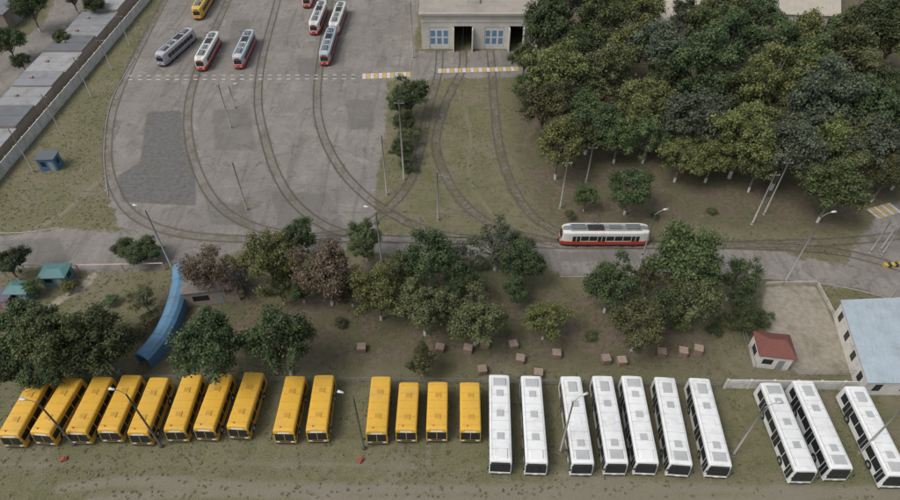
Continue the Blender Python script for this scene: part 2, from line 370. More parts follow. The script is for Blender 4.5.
def citybus(var=0):
    mb=MB(); L,w,h=12.0,1.29,2.95; t=.30
    body(mb,L,w,h,[.32,.8,1.1,2.35,h-.22],.32,.22,t,.08,ENDS,lambda z,e,x:0)
    endpane(mb,L,h,t,-1,-1.18,1.18,.92,2.30,1); endpane(mb,L,h,t,-1,-1.08,1.08,2.32,2.66,3,.012)
    endpane(mb,L,h,t,-1,-.02,.02,.98,2.28,3,.025)
    endpane(mb,L,h,t,-1,-1.15,1.15,.32,.5,3,.04)
    for s in (-1,1): endpane(mb,L,h,t,-1,s*.95-.17,s*.95+.17,.56,.76,4,.03)
    endpane(mb,L,h,t,-1,-.26,.26,.55,.66,0,.05)
    endpane(mb,L,h,.08,1,-.95,.95,1.35,2.2,1); endpane(mb,L,h,.08,1,-1.1,1.1,.32,.5,3,.04); endpane(mb,L,h,.08,1,-.8,.8,.6,1.15,5,.012)
    for s in (-1,1):
        y=-L/2+.45
        segs=[1.0,1.45,1.45,1.45,1.45,1.45,1.45,1.2]
        for i,g in enumerate(segs):
            door=(s==-1 and i in(0,3,6)); z0=.45 if door else 1.18
            a,b_=sorted((s*(w-.03),s*(w+.012))); mb.box(a,b_,y,y+g-.09,z0,2.38,1)
            if door:
                a,b_=sorted((s*(w+.0125),s*(w+.03))); mb.box(a,b_,y+g/2-.09,y+g/2,.45,2.4,5)
            y+=g
        a,b_=sorted((s*(w-.02),s*(w+.008))); mb.box(a,b_,-L/2+.4,L/2-.6,2.40,2.46,3)
    wheels(mb,w,(-L/2+2.7,L/2-3.3))
    z=h+.02
    for y in ((-3.3,1.9) if var==0 else (-2.6,.4,3.2)): mb.bbox(-.42,.42,y-.42,y+.42,z,z+.13,7,.03)
    mb.bbox(-.75,.75,-5.3,-4.2,z-.02,z+.16,0 if var else 7,.06)
    if var==0: mb.bbox(-.55,.55,3.6,5.0,z-.02,z+.17,7,.05); mb.bbox(-.45,.45,-.9,.1,z,z+.09,0,.03)
    else: mb.bbox(-.8,.8,4.3,5.3,z-.02,z+.2,7,.05)
    for y in np.arange(-4.2,5.4,1.2): mb.box(-1.05,1.05,y-.012,y+.012,h+.02,h+.058,7)
    for s in (-1,1): mb.box(s*1.02-.015,s*1.02+.015,-5.2,5.2,h-.02,h+.05,7)
    for s in (-1,1):
        mb.tube([(s*1.15,-L/2+.15,2.5),(s*1.42,-L/2-.12,2.45),(s*1.45,-L/2-.15,2.2)],.025,3,5); mb.box(s*1.45-.1,s*1.45+.1,-L/2-.2,-L/2-.12,1.85,2.25,3)
    return mb.mesh('city_bus',[whitep,glass,tyre,blk,lampm,grey,hub,vent])
def schoolbus(L):
    mb=MB(); w,h=1.27,2.85; t=.34
    body(mb,L,w,h,[.38,.8,1.15,2.2,h-.26],.38,.26,t,.1,ENDS,lambda z,e,x:0)
    for x0,x1 in ((-1.14,-.03),(.03,1.14)): endpane(mb,L,h,t,-1,x0,x1,1.02,2.24,1)
    endpane(mb,L,h,t,-1,-.7,.7,2.30,2.52,5,.02); endpane(mb,L,h,t,-1,-1.16,1.16,.38,.6,3,.06); endpane(mb,L,h,t,-1,-.6,.6,.7,.92,3,.015)
    for s in (-1,1): endpane(mb,L,h,t,-1,s*.88-.14,s*.88+.14,.68,.9,4,.03); endpane(mb,L,h,.1,1,s*1.05-.07,s*1.05+.07,.8,1.1,6,.02)
    endpane(mb,L,h,.1,1,-.85,.85,1.25,2.1,1); endpane(mb,L,h,.1,1,-1.1,1.1,.38,.55,3,.05)
    for s in (-1,1):
        n=int((L-1.0)/1.2); y=-L/2+.4; g=(L-.9)/n
        for i in range(n):
            door=(s==-1 and i in (0,n-1)); z0=.5 if door else 1.22
            a,b_=sorted((s*(w-.03),s*(w+.012))); mb.box(a,b_,y,y+g-.12,z0,2.16,1)
            a,b_=sorted((s*(w+.0125),s*(w+.025))); mb.box(a,b_,y+g/2-.08,y+g/2-.04,z0,2.1,3)
            y+=g
        a,b_=sorted((s*(w-.02),s*(w+.01))); mb.box(a,b_,-L/2+.4,L/2-.4,.85,.91,3)
    wheels(mb,w,(-L/2+1.5,L/2-2.1),.45)
    z=h+.02
    for y in (-L*.22,L*.2): mb.bbox(-.4,.4,y-.38,y+.38,z,z+.12,0,.03); mb.box(-.3,.3,y-.28,y+.28,z+.1205,z+.13,7)
    for y in np.arange(-L/2+.9,L/2-.5,1.1): mb.box(-1.0,1.0,y-.012,y+.012,h+.0,h+.058,7)
    mb.box(-.45,-.35,-L/2+.7,-L/2+.8,h,h+.22,6)
    for s in (-1,1):
        mb.tube([(s*1.1,-L/2+.2,2.3),(s*1.42,-L/2-.1,2.25),(s*1.45,-L/2-.13,2.0)],.025,3,5); mb.box(s*1.45-.1,s*1.45+.1,-L/2-.18,-L/2-.1,1.65,2.05,3)
    return mb.mesh('yellow_bus',[yelp,glass,tyre,blk,lampm,M('sign_white',(.7,.7,.65),.5),M('lamp_red',(.5,.02,.01),.3),M('yellow_hatch',(.48,.27,.035),.6)])
def tram():
    mb=MB(); L,w,h=14.2,1.26,3.05; t=.35
    E=[(0,.70,.16,1),(.25,.84,.08,1),(.9,.95,.02,.9),(1.7,1,0,.3)]
    def mf(z,e,x):
        if z<.55: return 3
        if z<1.2: return 0
        if z<1.34: return 5
        if z<2.45: return 0 if e else 5
        return 5 if (z<3.0 or x>.75) else 6
    body(mb,L,w,h,[.3,.55,1.2,1.34,2.3,2.45,h-.25],.3,.25,t,t,E,mf)
    for sg in (-1,1):
        endpane(mb,L,h,t,sg,-.82,.82,1.36,2.25,1,.02); endpane(mb,L,h,t,sg,-.5,.5,2.38,2.62,3,.02)
        for s in (-1,1): endpane(mb,L,h,t,sg,s*.6-.12,s*.6+.12,.75,.97,4,.03)
        endpane(mb,L,h,t,sg,-.2,.2,.35,.55,3,.3)
    for s in (-1,1):
        y=-L/2+1.75; n=8; g=(L-3.5)/n
        for i in range(n):
            door=(s==-1 and i in(0,4,7)); z0=.6 if door else 1.38
            a,b_=sorted((s*(w-.03),s*(w+.014))); mb.box(a,b_,y+.05,y+g-.05,z0,2.32,1)
            if door:
                a,b_=sorted((s*(w+.0145),s*(w+.03))); mb.box(a,b_,y+.05,y+g-.05,.6,1.25,0); mb.box(a,b_,y+g/2-.04,y+g/2+.04,1.251,2.28,5)
            y+=g
        for y in (-3.6,3.6):
            for q in (-.9,.9):
                a,b_=sorted((s*(w-.3),s*(w+.02))); mb.cylx(a,b_,y+q,.34,.33,3,14)
    z=h+.03
    mb.bbox(-.5,.5,-5.3,-3.2,z,z+.3,7,.06); mb.bbox(-.45,.45,-2.4,-.6,z,z+.22,7,.05); mb.bbox(-.5,.5,3.3,5.4,z,z+.26,7,.06)
    for s in (-1,1): mb.box(s*.75-.02,s*.75+.02,-5.6,5.6,h+.0,h+.1,3)
    mb.box(-.62,.62,-2.3+2.6,2.9,z,z+.05,3)
    for s in (-1,1):
        mb.tube([(s*.5,.6,z+.06),(s*.55,2.0,z+1.0),(s*.45,1.3,z+2.0)],.035,3,5); mb.tube([(s*.5,2.7,z+.06),(s*.55,1.6,z+.7)],.03,3,5)
    mb.tube([(-.85,1.3,z+2.02),(.85,1.3,z+2.02)],.04,3,5); mb.tube([(-.55,2.0,z+1.0),(.55,2.0,z+1.0)],.03,3,5)
    return mb.mesh('tram',[redp,glass,tyre,blk,lampm,M('tram_white',(.70,.69,.65),.4,.15,grime=.2),M('tram_roof',(.20,.22,.23),.6,.2,1,grime=.3),M('tram_equipment',(.13,.15,.16),.6)])
CB=citybus(); CB2=citybus(1); YB=schoolbus(8.1); YS=schoolbus(7.0); TR=tram()
def park(name,me,rt,fb,h,mats=None):
    R=np.array(G(rt[0],rt[1],h)); Fr=np.array(G(fb[0],fb[1],.3)); c_=(R+Fr)/2; d=Fr-R
    o=put(name,me,(c_[0],c_[1],0),math.atan2(d[0],-d[1])+random.uniform(-.008,.008))
    for i,m in (mats or {}).items(): o.material_slots[i].link='OBJECT'; o.material_slots[i].material=m
    return o
for rt,fb in [((38,381),(18,445)),((72,379),(49,443)),((102,378),(84,442)),((131,376),(115,441)),((159,378),(144,444)),((192,376),(180,440)),((222,375),(209,439)),((254,373),(241,438)),((295,377),(287,442)),((324,376),(319,441)),((381,377),(378,443))]:
    park('yellow_bus',YB,rt,fb,2.8)
for rt,fb in [((409,383),(407,441)),((438,383),(437,440)),((470,383),(470,441))]: park('yellow_bus',YS,rt,fb,2.8)
for i,(rt,fb) in enumerate([((499,375),(500,473)),((531,377),(535,473)),((571,377),(580,474)),((603,377),(613,473)),((632,377),(643,473)),((665,378),(676,475)),((700,379),(714,476)),((771,384),(798,481)),((804,382),(832,478)),((856,388),(888,485))]):
    park('city_bus',CB2 if i in (0,1,4,7) else CB,rt,fb,2.95)
lil=M('lilac_tram_paint',(.30,.27,.33),.5,.2); ora=M('orange_tram_paint',(.62,.25,.03),.5,.2); blu=M('pale_blue_tram_paint',(.36,.42,.48),.45,.2)
dred=M('dark_red_tram_paint',(.42,.04,.03),.45,.2); lilr=M('lilac_roof',(.42,.41,.44),.6); lr=M('pale_tram_roof',(.50,.50,.49),.6,.2,1,grime=.4)
park('tram',TR,(186,30),(166,62),3.05,{0:lil,5:lilr,6:lilr})
park('tram',TR,(215,29),(201,72),3.05,{6:lr})
park('tram',TR,(250,28),(239,69),3.05,{5:blu,6:lr})
park('tram',TR,(209,-14),(198,19),3.05,{0:ora,5:M('yellow_tram_paint',(.6,.42,.08),.5),6:M('yellow_tram_roof',(.5,.38,.15),.5)})
park('tram',TR,(323,-2),(314,36),3.05,{6:lr}); park('tram',TR,(342,0),(334,36),3.05,{0:dred,6:lr}); park('tram',TR,(332,26),(325,65),3.05,{5:blu,6:lr}); park('tram',TR,(313,-28),(306,12),3.05,{6:lr})
tx,ty=G(604,247); put('tram',TR,(tx,ty+1.26,0),math.radians(90))
# ---------------- buildings ----------------
wallw=M('plaster_wall',(.52,.50,.45),.9,.2,.4,grime=.35,dirt=(.27,.25,.21),bump=.3); rooff=M('felt_roof',(.30,.27,.23),.95,.25,.25,grime=.4,dirt=(.14,.13,.12))
bluep=M('blue_panel',(.10,.20,.33),.5); dark=M('dark_interior',(.02,.02,.02),.9); conc=M('concrete',(.40,.39,.36),.9,.25,.7,bump=.3,grime=.3)
def depot():
    y0=G(450,49)[1]; s=pxm(450,49); X_=lambda u:(u-450)/s
    x0,x1=X_(422),X_(537); h=8.3; D=38; th=.4
    ops=[(X_(430),X_(449),0,5.4,'w'),(X_(453.5),X_(472),0,5.6,'o'),(X_(484),X_(503),0,5.4,'w'),(X_(508),X_(522),0,5.6,'o')]
    wa=MB(); x=x0
    for a,b_,z0,z1,k in ops:
        wa.box(x,a,y0,y0+th,0,h,0); wa.box(a,b_,y0,y0+th,z1,h,0); x=b_
    wa.box(x,x1,y0,y0+th,0,h,0)
    wa.box(x0,x0+th,y0+th,y0+D,0,h,0); wa.box(x1-th,x1,y0+th,y0+D,0,h,0); wa.box(x0+th,x1-th,y0+D-th,y0+D,0,h,0)
    wa.box(x0-.02,x1+.02,y0-.12,y0-.003,6.6,6.8,0)
    wn=MB(); dr_=MB(); dk_=MB()
    for a,b_,z0,z1,k in ops:
        if k=='w':
            dr_.box(a+.02,b_-.02,y0+.12,y0+.25,.0,z1-.02,5)
            n=3; g=(b_-a)/n
            for i in range(n):
                for zz in (1.3,3.1): wn.box(a+i*g+.25,a+(i+1)*g-.25,y0+.08,y0+.119,zz,zz+1.4,2)
        else:
            dk_.box(a,b_,y0+12,y0+12.2,0,z1,3)
            for xx in (a-.0,b_): dk_.box(xx-.12,xx+.12,y0-1.6,y0-.02,0,5.4,5)
    rf=MB(); rf.box(x0-.5,x1+.5,y0-.6,y0+D+.5,h+.002,h+.35,1)
    rf.box(x0-.5,x1+.5,y0-.6,y0-.2,h+.352,h+.55,4)
    for i in range(4):
        yy=y0+5+i*8; rf.box(-1.5+x0+12,1.5+x0+12,yy,yy+5,h+.352,h+1.2,4)
    group('tram_depot_building',{'walls':wa,'door_windows':wn,'doors':dr_,'interior':dk_,'roof':rf},[wallw,rooff,bluep,dark,conc,M('white_door',(.55,.55,.52),.6)])
depot()
def hut(name,u,v,w,d,h,wm,rm,rot=0,gable=0.0,over=.25,glassm=None,doorm=None):
    x,y=G(u,v); wa=MB();rf=MB();wi=MB();do=MB()
    wa.box(-w/2,w/2,-d/2,d/2,0,h,0)
    if gable>0:
        o=over; z=h+.002
        rf.add([(-w/2-o,-d/2-o,z),(w/2+o,-d/2-o,z),(w/2+o,d/2+o,z),(-w/2-o,d/2+o,z),(-w/4,0,z+gable),(w/4,0,z+gable),
                (-w/2-o,-d/2-o,z-.12),(w/2+o,-d/2-o,z-.12),(w/2+o,d/2+o,z-.12),(-w/2-o,d/2+o,z-.12)],
               [(0,1,5,4),(2,3,4,5),(1,2,5),(3,0,4),(6,7,1,0),(7,8,2,1),(8,9,3,2),(9,6,0,3),(9,8,7,6)],1)
    else:
        rf.box(-w/2-over,w/2+over,-d/2-over,d/2+over,h+.002,h+.16,1)
    wi.box(-w*.35,-w*.05,-d/2-.03,-d/2-.002,1.0,min(h-.4,2.0),2); wi.box(w/2+.002,w/2+.03,-d*.2,d*.2,1.0,min(h-.4,2.0),2); wi.box(-w/2-.03,-w/2-.002,-d*.2,d*.2,1.0,min(h-.4,2.0),2)
    do.box(w*.1,w*.1+.85,-d/2-.05,-d/2-.002,0.02,min(2.0,h-.1),3)
    group(name,{'walls':wa,'roof':rf,'windows':wi,'door':do},[wm,rm,glassm or glass,doorm or grey],(x,y+d/2,0),rot)
ww=M('white_plaster',(.62,.60,.56),.9,.15,1,grime=.3); rr=M('red_roof_tiles',(.17,.06,.045),.8,.3,3,grime=.4)
tealr=M('teal_roof',(.07,.18,.18),.6,.2,1,grime=.5); blw=M('blue_painted_metal',(.06,.18,.32),.5,.3,.7,grime=.5)
hut('guard_house',772,369,4.3,3.6,2.9,ww,rr,math.radians(-8),1.2)
hut('blue_kiosk',50,171,3.0,2.4,2.6,blw,M('dark_roof',(.10,.12,.14),.7),.05)
hut('teal_pavilion',57,287,3.6,2.6,2.2,M('teal_wall',(.10,.20,.20),.6),tealr,.05,.4)
hut('teal_pavilion',22,303,3.0,2.2,2.2,M('teal_wall',(.1,.2,.2),.6),tealr,0,.4)
hut('small_shed',4,310,2.6,2.2,2.0,M('shed_wall',(.25,.12,.10),.8),M('shed_roof',(.12,.10,.13),.8),0)
hut('brick_outbuilding',212,304,7.5,4.5,3.0,M('outbuilding_wall',(.30,.25,.20),.9,grime=.4),M('slate_roof',(.17,.15,.14),.9,.3,2,grime=.5),.15,.9)
def poly_building(name,corn,h,wm,rm,over=.3,ribs=None,win=True):
    wa=MB();rf=MB();wi=MB(); n=len(corn); cx=sum(c_[0] for c_ in corn)/n; cy=sum(c_[1] for c_ in corn)/n
    L_=[(x-cx,y-cy) for x,y in corn]
    wa.add([(x,y,0) for x,y in L_]+[(x,y,h) for x,y in L_],[(i,(i+1)%n,n+(i+1)%n,n+i) for i in range(n)],0)
    k=[(x*(1+over/max(1,math.hypot(x,y))),y*(1+over/max(1,math.hypot(x,y)))) for x,y in L_]
    rf.add([(x,y,h) for x,y in k]+[(x,y,h+.15) for x,y in k],[(i,(i+1)%n,n+(i+1)%n,n+i) for i in range(n)]+[tuple(range(n-1,-1,-1)),tuple(range(n,2*n))],1)
    if ribs:
        a,b_,c_,d_=[np.array(q) for q in k]
        for i in range(1,ribs):
            f=i/ribs; p=a+(b_-a)*f; q=d_+(c_-d_)*f; rf.tube([(p[0],p[1],h+.155),(q[0],q[1],h+.155)],.035,1,4)
    for i in range(n):
        a=np.array(L_[i]);b_=np.array(L_[(i+1)%n]); e=b_-a; l=np.linalg.norm(e); e/=l; nr=np.array([e[1],-e[0]])
        m=int(l/3)
        for j in range(m):
            s0=a+e*(l*(j+.5)/m-.5); s1=s0+e*1.0; q0=s0+nr*.03; q1=s1+nr*.03
            wi.hexa([(s0[0],s0[1],1),(q0[0],q0[1],1),(q1[0],q1[1],1),(s1[0],s1[1],1),(s0[0],s0[1],h-.6),(q0[0],q0[1],h-.6),(q1[0],q1[1],h-.6),(s1[0],s1[1],h-.6)],2)
    parts={'walls':wa,'roof':rf}
    if win: parts['windows']=wi
    group(name,parts,[wm,rm,glass],(cx,cy,0))
# long blue sheet-metal lean-to running down to the bus row (arched narrow roof, posts)
pl=spline(W([(146,366),(164,345),(177,318),(184,290),(184,274)]),1.4)
d_=np.gradient(pl,axis=0); d_/=np.linalg.norm(d_,axis=1)[:,None]; nr_=np.stack([-d_[:,1],d_[:,0]],1)
ro=MB();wl=MB(); prof_=[(-1.15,1.9),(-.7,2.35),(0,2.55),(.7,2.4),(1.15,2.0)]; vs=[]
for p,q in zip(pl,nr_):
    for o,z in prof_: vs.append((p[0]+q[0]*o,p[1]+q[1]*o,z))
m_=len(prof_); ro.add(vs,[(i*m_+k,i*m_+k+1,(i+1)*m_+k+1,(i+1)*m_+k) for i in range(len(pl)-1) for k in range(m_-1)],1)
for i in range(0,len(pl)-1,2):
    for k in range(m_-1):
        a=vs[i*m_+k]; b_=vs[i*m_+k+1]; ro.tube([(a[0],a[1],a[2]+.03),(b_[0],b_[1],b_[2]+.03)],.035,0,4)
for s in (-1,1): ribbon(wl,pl+nr_*(s*1.08),0,.05,1.88,0,1.88)
group('blue_shed',{'roof':ro,'walls':wl},[blw,M('blue_shed_roof',(.09,.20,.31),.6,.4,.6,grime=.7,dirt=(.14,.13,.11))])
poly_building('blue_roof_building',W([(868,382),(925,382),(925,298),(842,302)],3.0),3.0,ww,M('light_blue_roof',(.38,.45,.49),.5,.25,.5,grime=.6,dirt=(.25,.27,.28)),.3,14)
poly_building('warehouse',W([(655,26),(712,26),(712,-5),(655,-5)],6),6,wallw,M('beige_roof',(.42,.38,.31),.8,.2,.3),.4,8)
poly_building('warehouse',W([(780,14),(840,16),(840,-25),(780,-25)],6),6,wallw,M('beige_roof',(.42,.38,.31),.8),.4,8)
gcol=[M('garage_roof_a',(.20,.21,.22),.9,.3,.5,grime=.5),M('garage_roof_b',(.25,.25,.25),.9,.3,.5,grime=.5),M('garage_roof_c',(.14,.15,.16),.9,.3,.5,grime=.5),M('garage_roof_d',(.28,.28,.275),.9,.3,.5,grime=.6)]
gw=M('garage_brick',(.27,.22,.18),.9,.25,1,grime=.3)
wx,wy=G(0,180)
y=wy-6; i=0
while y<182:
    wdt=random.choice([6.0,7.5,9.0]); hh_=random.uniform(2.6,3.4); dd=random.uniform(7.5,9.5)
    wa=MB();rf=MB();do=MB(); wa.box(-dd/2,dd/2,-wdt/2+.05,wdt/2-.05,0,hh_,0); rf.box(-dd/2-.2,dd/2+.2,-wdt/2+.06,wdt/2-.06,hh_+.002,hh_+.18,1)
    rf.box(-dd*.2,-dd*.2+.6,-.3,.3,hh_+.182,hh_+.6,0); rf.box(-dd/2-.15,dd/2+.15,-.05,.05,hh_+.182,hh_+.23,1)
    do.box(-dd/2-.05,-dd/2-.002,-wdt/2+.5,-.3,0.05,2.2,2); do.box(-dd/2-.05,-dd/2-.002,.3,wdt/2-.5,0.05,2.2,2)
    group('garage',{'walls':wa,'roof':rf,'doors':do},[gw,gcol[i*7%4],grey],(wx-1.4-dd/2-.3,y+wdt/2,0)); y+=wdt; i+=1
y=wy+4
while y<175:
    wdt=random.choice([8.0,10.0,12.0]); hh_=random.uniform(2.8,4.5)
    if 120<y<135: y+=14; continue
    wa=MB();rf=MB();do=MB(); wa.box(-5,5,-wdt/2+.3,wdt/2-.3,0,hh_,0); rf.box(-5.3,5.3,-wdt/2+.1,wdt/2-.1,hh_+.002,hh_+.2,1); rf.box(-3,-2.2,-.5,.5,hh_+.202,hh_+.9,0)
    do.box(5.002,5.05,-1.5,1.5,.05,2.4,2)
    group('garage',{'walls':wa,'roof':rf,'doors':do},[gw,gcol[(i*5+1)%4],grey],(wx-31-abs(y-120)*.06,y+wdt/2,0)); y+=wdt+1.5; i+=1
def panel_wall(name,p,q,h,m,seg=3.0,th=.14):
    p=np.array(p);q=np.array(q); l=np.linalg.norm(q-p); n=int(l/seg); mb=MB()
    for i in range(n):
        mb.box(i*seg+.1,(i+1)*seg-.1,-th/2,th/2,.05,h,0); mb.bbox(i*seg-.12,i*seg+.098,-.15,.15,0,h+.12,0)
        mb.box(i*seg+.3,(i+1)*seg-.3,-th/2-.03,-th/2-.002,.35,h-.3,0)
    mb.bbox(n*seg-.098,n*seg+.12,-.15,.15,0,h+.12,0)
    d=q-p; put(name,mb.mesh(name,[m]),(p[0],p[1],0),math.atan2(d[1],d[0]))
wc=M('whitewashed_concrete',(.54,.53,.50),.9,.25,.8,grime=.55,dirt=(.28,.26,.23),bump=.2)
panel_wall('concrete_wall',(wx,wy-8),(wx+1,185),2.3,wc)
panel_wall('concrete_wall',G(724,388),G(930,391),1.9,wc)
fm=M('fence_metal',(.20,.20,.19),.6)
def rail_fence(name,pts,h=1.4,m=fm,sp=2.5,bars=2,r=.03):
    pl=spline(pts,sp); mb=MB()
    for q in pl: mb.tube([(q[0],q[1],0),(q[0],q[1],h)],r*1.3,0,5)
    for k in range(bars): mb.tube([(q[0],q[1],h*(k+1)/bars-.04) for q in pl],r,0,5)
    put(name,mb.mesh(name,[m]))
rail_fence('metal_fence',W([(-30,379),(200,381),(480,384),(720,387)]),1.3,fm,2.5,4,.025)
lw=M('low_wall_concrete',(.40,.38,.34),.9,.3,1,grime=.55)
mb=MB(); ribbon(mb,np.array(spline(W([(765,285),(790,284),(816,284)]),2)),0,.16,.6,0,.6); ribbon(mb,spline(W([(817,285),(840,328),(862,375)]),2),0,.16,.6,0,.6)
put('low_concrete_wall',mb.mesh('low_concrete_wall',[lw]))
rail_fence('metal_fence',W([(741,335),(752,372)]),1.6); rail_fence('metal_fence',W([(790,376),(860,377)]),1.5,fm,2.5,3)
rail_fence('metal_fence',W([(760,284),(741,335)]),1.2)
rail_fence('gas_pipe',W([(-30,272),(80,272),(165,270)]),1.6,M('pipe_paint',(.55,.42,.38),.6),6,1,.09)
# ---------------- poles & lamps ----------------
pc=M('pole_concrete',(.30,.29,.27),.85,.2,1,grime=.2); pm=M('lamp_head',(.6,.62,.63),.4); dkp=M('dark_pole',(.10,.09,.085),.8)
def pole(u,v,vt,lamp=0,r=.12,name='utility_pole',mt=pc,arm=(0,1)):
    h=hgt(u,v,vt); x,y=G(u,v); mb=MB()
    mb.tube([(0,0,0),(0,0,h*.5),(0,0,h)],[r,r*.82,r*.6],0,9); mb.tube([(0,0,0),(0,0,.35)],[r*1.9,r*1.7],0,9)
    if lamp:
        ax,ay=arm; l=math.hypot(ax,ay); ax/=l;ay/=l
        mb.tube([(0,0,h-.1),(ax*.5,ay*.5,h+.35),(ax*1.2,ay*1.2,h+.5)],.04,0,6)
        c_=Vector((ax*1.45,ay*1.45,h+.51)); e=Vector((ax,ay,0)); s_=Vector((-ay,ax,0))
        pts=[c_-e*.35-s_*.08,c_+e*.35-s_*.15,c_+e*.35+s_*.15,c_-e*.35+s_*.08]
        mb.hexa([tuple(p+Vector((0,0,-.08))) for p in pts]+[tuple(p+Vector((0,0,.09))) for p in pts],1)
    else:
        mb.tube([(-.8,0,h-.6),(.8,0,h-.6)],.04,0,5)
        for xx in (-.7,0,.7): mb.tube([(xx,0,h-.6),(xx,0,h-.4)],.04,1,5)
    put(name,mb.mesh(name,[mt,pm],True),(x,y,0)); return x,y,h
pl_=[]
for a in [(247,210,162),(231,128,84),(404,180,100),(387,195,135),(438,220,172),(560,208,160),(586,182,145),(413,58,2),(752,224,172),(764,214,160)]: pl_.append(pole(*a,0,.15))
for u,v,vt in [(34,172,128),(63,136,94),(92,98,57),(130,46,14),(870,252,222),(882,254,224),(112,70,38),(880,250,200)]: pole(u,v,vt)
for u,v,vt,arm in [(383,275,212,(-1,.4)),(638,270,214,(1,.3)),(785,282,216,(1,.2)),(172,268,210,(-1,.3)),(75,445,403,(-1,.1)),(162,447,394,(-1,.2)),(364,449,398,(-1,.3)),(560,452,402,(1,.5)),(733,455,407,(1,.2)),(860,452,404,(1,.2)),(235,108,86,(1,0)),(888,300,270,(1,0))]:
    pole(u,v,vt,1,.14,'street_lamp',dkp if v>440 and u<400 else pc,arm)
mb=MB()
for t in tracks[:6]:
    q=t[::6]; mb.tube([(p[0],p[1],5.7) for p in q],.015,0,3)
for i,j in ((0,3),(2,3),(4,5),(5,6),(0,4),(1,3)):
    a,b_=pl_[i],pl_[j]; mb.tube([(a[0],a[1],6.4),((a[0]+b_[0])/2,(a[1]+b_[1])/2,6.0),(b_[0],b_[1],6.4)],.015,0,3)
put('overhead_wires',mb.mesh('overhead_wires',[M('wire',(.07,.07,.07),.6)]))
# ---------------- crates ----------------
wdm=M('old_wood',(.24,.17,.12),.9,.5,3,grime=.5); wdl=M('pale_wood',(.35,.27,.21),.9,.5,3,grime=.4)
mb=MB(); s=.55
for k in range(5):
    z=k*.19
    for sg in (-1,1): mb.box(-s,s,sg*s-.03,sg*s+.03,z+.02,z+.17,0); mb.box(sg*s-.029,sg*s+.029,-s+.031,s-.031,z+.02,z+.17,0)
for i in range(6): mb.box(-s-.04,s+.04,-s+i*.185,-s+i*.185+.15,.965,1.0,1)
for sx in (-1,1):
    for sy_ in (-1,1): mb.box(sx*(s-.1)-.05,sx*(s-.1)+.05,sy_*(s-.1)-.05,sy_*(s-.1)+.05,0,.96,0)
CR=mb.mesh('wooden_crate',[wdm,wdl])
for u,v in [(362,350),(440,350),(482,372),(513,347),(520,361),(538,375),(556,356),(605,362),(621,363),(661,354),(682,354),(697,352),(485,346),(468,351)]:
    x,y=G(u,v); put('wooden_crate',CR,(x,y,0),random.uniform(-.3,.3),(1.,1.,random.uniform(.8,1.1)))
mb=MB(); mb.bbox(-.55,.55,-.28,.28,.12,.42,0,.06); mb.box(-.15,.25,-.2,.2,.421,.62,0)
for x in (-.35,.35): mb.cylx(x-.06,x+.06,-.2,.14,.14,1,10); mb.cylx(x-.06,x+.06,.2,.14,.14,1,10)
RD=mb.mesh('red_cart',[M('red_paint',(.36,.06,.04),.6),tyre])
for u,v,r_ in [(64,460,.4),(361,461,1.0)]: x,y=G(u,v); put('red_cart',RD,(x,y,0),r_,(.7,.7,.7))
